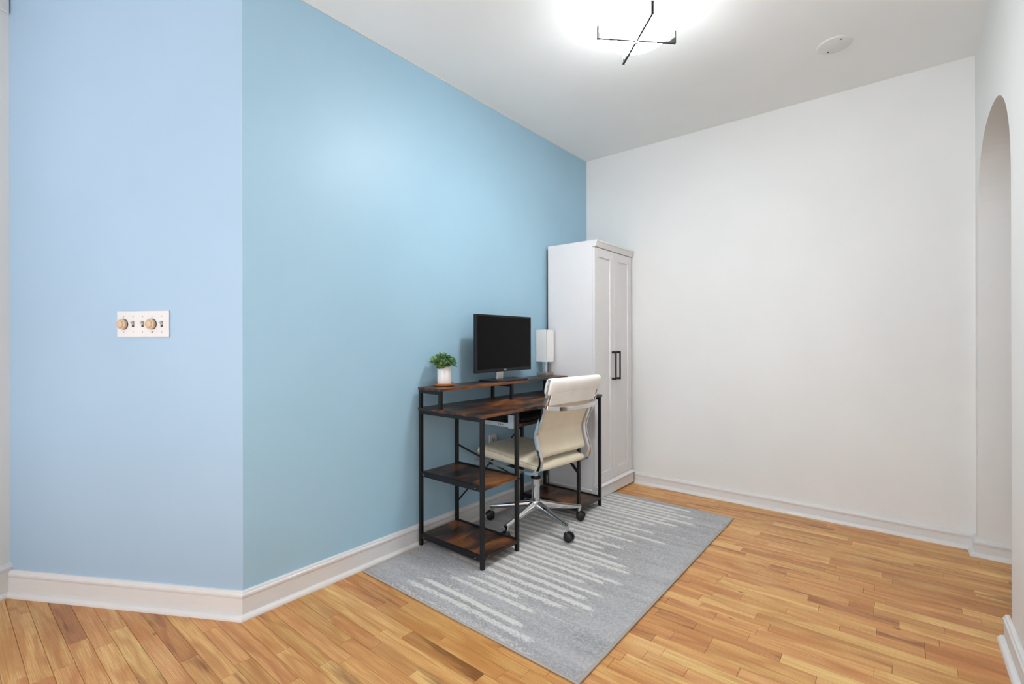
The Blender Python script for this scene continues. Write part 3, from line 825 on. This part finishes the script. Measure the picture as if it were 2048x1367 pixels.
# seat cushion: thick rounded slab, higher at the front
def seat_mesh():
    m = MB(); NU, NV = 26, 22
    def top(u):  # u -0.225 .. 0.312
        k = (u + 0.225) / 0.537
        return 0.452 + 0.044 * k - 0.008 * k * k
    def bot(u):
        k = (u + 0.225) / 0.537
        return 0.407 + 0.008 * k
    g = {}
    vs = []
    for s in (1, -1):
        for i in range(NU + 1):
            for j in range(NV + 1):
                a = math.sin((i / NU - 0.5) * math.pi); b = math.sin((j / NV - 0.5) * math.pi)
                u = 0.0435 + 0.2685 * a; y = 0.212 * b
                e = (max(0.0, 1 - abs(a) ** 10) * max(0.0, 1 - abs(b) ** 12)) ** 0.36
                zm_ = (top(u) + bot(u)) / 2; h = (top(u) - bot(u)) / 2
                # round plan corners
                r = 1 - 0.035 * (abs(a) ** 8) * (abs(b) ** 8)
                crown = 0.010 * (1 - b * b) if s > 0 else 0
                vs.append(((0.0435 + (u - 0.0435) * r), y * r, zm_ + s * h * e + crown * e - CHZ)); g[(s, i, j)] = len(vs) - 1
    fs = []
    for i in range(NU):
        for j in range(NV):
            fs.append((g[1, i, j], g[1, i + 1, j], g[1, i + 1, j + 1], g[1, i, j + 1]))
            fs.append((g[-1, i, j], g[-1, i, j + 1], g[-1, i + 1, j + 1], g[-1, i + 1, j]))
    for i in range(NU):
        for j in (0, NV): fs.append((g[1, i, j], g[1, i + 1, j], g[-1, i + 1, j], g[-1, i, j]))
    for j in range(NV):
        for i in (0, NU): fs.append((g[1, i, j], g[1, i, j + 1], g[-1, i, j + 1], g[-1, i, j]))
    m.add(vs, fs); return m, top
m, topf = seat_mesh(); seat = m.build('seat', 'leather', ch, smooth=True)
for sd in (1, -1):
    m = MB(); pth = [(0.0435 + 0.2685 * t * 0.93, sd * 0.2095, topf(0.0435 + 0.2685 * t) - 0.013 - CHZ) for t in [-1 + i / 8 for i in range(17)]]
    m.sweep(pth, circ(0.0022, 6), side=(0, 1, 0))
    m.build('piping', 'stitch', seat, smooth=True)
m = MB()
for u in (-0.10, -0.02, 0.06, 0.14, 0.22):
    pth = [(u, -0.19 + 0.38 * i / 12, topf(u) - CHZ + 0.0085 * (1 - ((-0.19 + 0.38 * i / 12) / 0.212) ** 2) + 0.0002) for i in range(13)]
    m.sweep(pth, circ(0.0018, 6), side=(1, 0, 0))
m.build('seam', 'stitch', seat, smooth=True)
# under-seat mechanism, cylinder, lever
m = MB(); m.box(-0.10, 0.10, -0.075, 0.075, 0.376 - CHZ, 0.409 - CHZ); m.box(-0.05, 0.05, -0.214, 0.214, 0.392 - CHZ, 0.404 - CHZ); m.build('mechanism', 'black_metal', ch, bevel=0.004)
m = MB(); m.cyl(W2(0, 0.30, 0), W2(0, 0.380, 0), 0.0145, n=20); m.lathe([(0.014, 0.345 - CHZ), (0.018, 0.347 - CHZ), (0.018, 0.356 - CHZ), (0.014, 0.358 - CHZ)], n=20); m.build('piston', 'chrome', ch, smooth=True)
m = MB(); m.lathe([(0.016, 0.298 - CHZ), (0.030, 0.298 - CHZ), (0.031, 0.304 - CHZ), (0.028, 0.310 - CHZ), (0.016, 0.311 - CHZ)], n=24); m.build('collar', 'black_plastic', ch, smooth=True)
m = MB(); m.lathe([(0.010, 0.150 - CHZ), (0.0255, 0.150 - CHZ), (0.0255, 0.297 - CHZ), (0.010, 0.298 - CHZ)], n=28); m.build('gas_cylinder', 'chrome', ch, smooth=True)
m = MB()
lp = catmull([W2(-0.02, 0.398, -0.07), W2(-0.05, 0.392, -0.16), W2(-0.10, 0.385, -0.19), W2(-0.155, 0.368, -0.172)], 4)
m.sweep(lp, circ(0.004, 8), side=(0, 1, 0))
m.cyl(W2(-0.120, 0.380, -0.186), W2(-0.150, 0.369, -0.174), 0.005, 0.0095, 12); m.cyl(W2(-0.150, 0.369, -0.174), W2(-0.205, 0.346, -0.146), 0.0095, 0.0085, 12); m.build('lever', 'black_plastic', ch, smooth=True)
# five-star base
m = MB(); m.lathe([(0.012, 0.108 - CHZ), (0.024, 0.108 - CHZ), (0.030, 0.114 - CHZ), (0.037, 0.140 - CHZ), (0.038, 0.160 - CHZ), (0.034, 0.168 - CHZ), (0.027, 0.170 - CHZ), (0.012, 0.160 - CHZ)], n=30); m.build('hub', 'chrome', ch, smooth=True)
for k in range(5):
    a = math.radians(-16 + 72 * k - 175); ca_, sa_ = math.cos(a), math.sin(a)
    def R(r, t, z): return (r * ca_ - t * sa_, r * sa_ + t * ca_, z - CHZ)
    vs = []
    secs = [(0.022, 0.020, 0.110, 0.165), (0.06, 0.0185, 0.110, 0.158), (0.16, 0.015, 0.100, 0.133), (0.275, 0.0115, 0.086, 0.110), (0.298, 0.0115, 0.086, 0.107)]
    for r, hw, z0, z1 in secs:
        zc_ = (z0 + z1) / 2; zh = (z1 - z0) / 2
        for c8, s8 in ((-1, -0.55), (-0.7, -1), (0.7, -1), (1, -0.55), (0.9, 0.5), (0.45, 1), (-0.45, 1), (-0.9, 0.5)):
            vs.append(R(r, hw * c8, zc_ + zh * s8))
    fs = [(i * 8 + j, i * 8 + (j + 1) % 8, (i + 1) * 8 + (j + 1) % 8, (i + 1) * 8 + j) for i in range(len(secs) - 1) for j in range(8)] + [tuple(range(8)), tuple(range(32, 40))]
    m = MB(); m.add(vs, fs); m.cyl(R(0.288, 0, 0.100), R(0.288, 0, 0.066), 0.0105, 0.0095, 16)
    leg = m.build('leg', 'chrome', ch, smooth=True)
    # twin-wheel caster, trailing
    ang = a + math.radians([20, -35, 60, 25, -15][k]); cw, sw2 = math.cos(ang), math.sin(ang)
    cx, cy = 0.288 * ca_ + 0.010 * cw, 0.288 * sa_ + 0.010 * sw2
    m = MB()
    ax = Vector((-sw2, cw, 0))
    for sd in (1, -1):
        c0 = Vector((cx, cy, 0.0262)) + ax * (sd * 0.0035); 
        for (o0, o1, r0, r1) in ((0, 0.004, 0.024, 0.0262), (0.004, 0.015, 0.0262, 0.0262), (0.015, 0.020, 0.0262, 0.020)):
            m.cyl(c0 + ax * (sd * o0), c0 + ax * (sd * o1), r0, r1, 22)
    m.build('caster', 'rubber', leg, smooth=True)
    m = MB(); fork = []
    for i in range(11):
        t = math.radians(15 + 15 * i); fork.append(Vector((cx + 0.030 * math.cos(t) * cw, cy + 0.030 * math.cos(t) * sw2, 0.0262 + 0.030 * math.sin(t))))
    m.sweep(fork, rect(0.008, 0.005), side=ax); m.build('caster_hood', 'black_plastic', leg, smooth=True)

# ------------------------------------------------------------------ monitor
mo = thing('monitor', 'black flat screen monitor on a grey plate stand, switched off', 'monitor', (-1.950, 2.3235, 0.879))
mh0, mh1, mw = 0.060, 0.415, 0.2705
m = MB(); m.box(-0.022, -0.002, -mw, mw, mh0, mh1); m.box(-0.045, -0.022, -0.17, 0.17, mh0 + 0.07, mh1 - 0.06); m.build('housing', 'black_plastic', mo, bevel=0.003)
m = MB(); b_ = 0.011; bb = 0.020; x0, x1 = -0.002, 0.001
m.box(x0, x1, -mw, -mw + b_, mh0, mh1); m.box(x0, x1, mw - b_, mw, mh0, mh1); m.box(x0, x1, -mw + b_, mw - b_, mh1 - b_, mh1); m.box(x0, x1, -mw + b_, mw - b_, mh0, mh0 + bb)
bz = m.build('bezel', 'bezel', mo, bevel=0.0006)
m = MB(); m.box(-0.002, -0.0004, -mw + b_, mw - b_, mh0 + bb, mh1 - b_); m.build('screen', 'screen', mo)
fc = bpy.data.curves.new('logo', 'FONT'); fc.body = 'DELL'; fc.size = 0.0125; fc.align_x = 'CENTER'; fc.align_y = 'CENTER'; fc.extrude = 0.0002; fc.offset = 0.0003
tmp_ = bpy.data.objects.new('logo_text', fc); COL.objects.link(tmp_); bpy.context.view_layer.update()
lm = bpy.data.meshes.new_from_object(tmp_.evaluated_get(bpy.context.evaluated_depsgraph_get())); bpy.data.objects.remove(tmp_); bpy.data.curves.remove(fc)
fo = bpy.data.objects.new('logo', lm); COL.objects.link(fo); fo.parent = bz; fo.location = (0.0013, 0.0, mh0 + 0.010); fo.rotation_euler = (math.pi / 2, 0, math.pi / 2)
lm.materials.clear(); lm.materials.append(M['logo']); fo['label'] = 'small silver maker logo'
m = MB(); m.box(-0.062, -0.042, -0.032, 0.032, 0.008, 0.26); m.build('stand_neck', 'silver', mo, bevel=0.004)
m = MB(); m.prism([(-0.104, -0.135), (0.035, -0.112), (0.050, -0.095), (0.050, 0.168), (0.035, 0.185), (-0.104, 0.205)][::1], 'z', 0.0005, 0.010)
m.build('stand_base', 'base_dark', mo, bevel=0.003)

# ------------------------------------------------------------------ table lamp
tl = thing('table_lamp', 'small table lamp with white square shade and nickel base, unlit', 'lamp', (-2.040, 2.887, 0.879))
m = MB(); m.box(-0.042, 0.042, -0.044, 0.044, 0.0005, 0.022); m.build('base', 'nickel', tl, bevel=0.0015)
m = MB(); m.box(-0.014, 0.014, -0.014, 0.014, 0.022, 0.115); m.build('stem', 'chrome', tl, bevel=0.001)
m = MB(); h0, h1, e0 = 0.100, 0.336, 0.0475
for k, (a0, a1) in enumerate((((-e0, -e0), (e0, -e0)), ((e0, -e0), (e0, e0)), ((e0, e0), (-e0, e0)), ((-e0, e0), (-e0, -e0)))):
    q = 0.0015; dx, dy = a1[0] - a0[0], a1[1] - a0[1]; L_ = math.hypot(dx, dy); nx2, ny2 = -dy / L_ * q, dx / L_ * q
    m.prism([(a0[0], a0[1]), (a1[0], a1[1]), (a1[0] + nx2, a1[1] + ny2), (a0[0] + nx2, a0[1] + ny2)], 'z', h0, h1)
m.build('shade', 'shade', tl)
m = MB(); m.box(-0.0465, 0.0465, -0.002, 0.002, h0 + 0.10, h0 + 0.102); m.box(-0.002, 0.002, -0.0465, 0.0465, h0 + 0.10, h0 + 0.102); m.cyl((0, 0, 0.115), (0, 0, h0 + 0.102), 0.004, n=10); m.build('shade_support', 'silver', tl)
m = MB(); m.lathe([(0.002, 0.115), (0.014, 0.118), (0.014, 0.15), (0.024, 0.19), (0.027, 0.21), (0.02, 0.232), (0.002, 0.24)], n=20); m.build('bulb', 'ceramic', tl, smooth=True)

# ------------------------------------------------------------------ potted plant
pl = thing('potted_succulent', 'small green succulent in a white cylinder pot on a wooden saucer', 'plant', (-2.000, 1.845, 0.879))
m = MB(); m.lathe([(0.002, 0.0005), (0.050, 0.0005), (0.057, 0.004), (0.059, 0.015), (0.055, 0.015), (0.052, 0.008), (0.002, 0.007)], n=40); m.build('saucer', 'bamboo', pl, smooth=True)
m = MB(); m.lathe([(0.002, 0.0075), (0.037, 0.0075), (0.0395, 0.011), (0.0395, 0.108), (0.0385, 0.110), (0.0355, 0.109), (0.035, 0.095), (0.002, 0.094)], n=40); m.build('pot', 'ceramic', pl, smooth=True)
m = MB(); m.lathe([(0.001, 0.094), (0.034, 0.094), (0.034, 0.098), (0.020, 0.101), (0.001, 0.102)], n=24); m.build('soil', 'soil', pl, smooth=True)
def leaf_mesh(L, Wd, cup, mat):
    nu, nv = 7, 4; vs = []; fs = []
    for i in range(nu + 1):
        s = i / nu; w = Wd * (math.sin(math.pi * min(1, s ** 0.85)) ** 0.6 if 0 < s < 1 else (0.18 if s == 0 else 0.04)) * (0.55 + 0.5 * s)
        for j in range(nv + 1):
            t = -1 + 2 * j / nv
            vs.append((L * s, w * t, cup * L * (s * s) * 0.9 + 0.35 * w * t * t + 0.0))
    o = len(vs)
    vs += [(x, y, z - 0.0013) for x, y, z in vs]
    for i in range(nu):
        for j in range(nv):
            a = i * (nv + 1) + j
            fs.append((a, a + nv + 1, a + nv + 2, a + 1)); fs.append((o + a, o + a + 1, o + a + nv + 2, o + a + nv + 1))
    me = MB(); me.add(vs, fs)
    for j in (0, nv):
        me.f += [(i * (nv + 1) + j, (i + 1) * (nv + 1) + j, o + (i + 1) * (nv + 1) + j, o + i * (nv + 1) + j) for i in range(nu)]
    tmp = me.build('leaf', mat, pl, smooth=True); return tmp
big = leaf_mesh(0.040, 0.0205, 0.55, 'leaf'); small = leaf_mesh(0.022, 0.0115, 0.9, 'leaf_young')
heads = [((0.026, 0.012, 0.126), (0.75, 0.15), 1.15), ((-0.012, -0.040, 0.138), (0.1, -0.6), 1.0), ((-0.014, 0.002, 0.150), (0.1, 0.0), 1.1), ((-0.004, 0.036, 0.132), (0.2, 0.6), 1.05), ((0.016, -0.040, 0.115), (0.7, -0.6), 0.85), ((0.024, -0.014, 0.122), (0.9, -0.3), 0.9)]
rl = random.Random(3); used = {'b': False, 's': False}
m = MB()
for (hp_, tl_, s0) in heads: m.sweep(catmull([(hp_[0] * 0.4, hp_[1] * 0.4, 0.098), (hp_[0] * 0.8, hp_[1] * 0.8, 0.115), (hp_[0], hp_[1], hp_[2])], 4), circ(0.0028, 7), side=(1, 0, 0))
m.build('stems', 'leaf', pl, smooth=True)
for (hp_, tilt_, s0) in heads:
    T_ = Matrix.Translation(hp_) @ Matrix.Rotation(tilt_[0], 4, 'Y') @ Matrix.Rotation(-tilt_[1], 4, 'X')
    for ring, (n, elev, src, sc_) in enumerate(((6, 5, big, 1.0), (4, 35, big, 0.85), (4, 60, small, 1.15))):
        for i in range(n):
            a = 2 * math.pi * (i + 0.37 * ring) / n + rl.uniform(-0.15, 0.15)
            key = 'b' if src is big else 's'
            if used[key]: o = src.copy(); COL.objects.link(o)
            else: o = src; used[key] = True
            o.parent = pl
            o.matrix_local = T_ @ Matrix.Rotation(a, 4, 'Z') @ Matrix.Rotation(-math.radians(elev + rl.uniform(-8, 8)), 4, 'Y') @ Matrix.Scale(s0 * sc_ * rl.uniform(0.9, 1.1), 4)
for (p, az, el) in (((0.006, 0.052, 0.128), 1.3, -35), ((0.024, 0.045, 0.122), 0.9, -50), ((0.0, -0.060, 0.128), -1.7, -15)):
    o = big.copy(); COL.objects.link(o); o.parent = pl
    o.matrix_local = Matrix.Translation((p[0] * 0.75, p[1] * 0.75, p[2])) @ Matrix.Rotation(az, 4, 'Z') @ Matrix.Rotation(-math.radians(el), 4, 'Y') @ Matrix.Scale(0.95, 4)
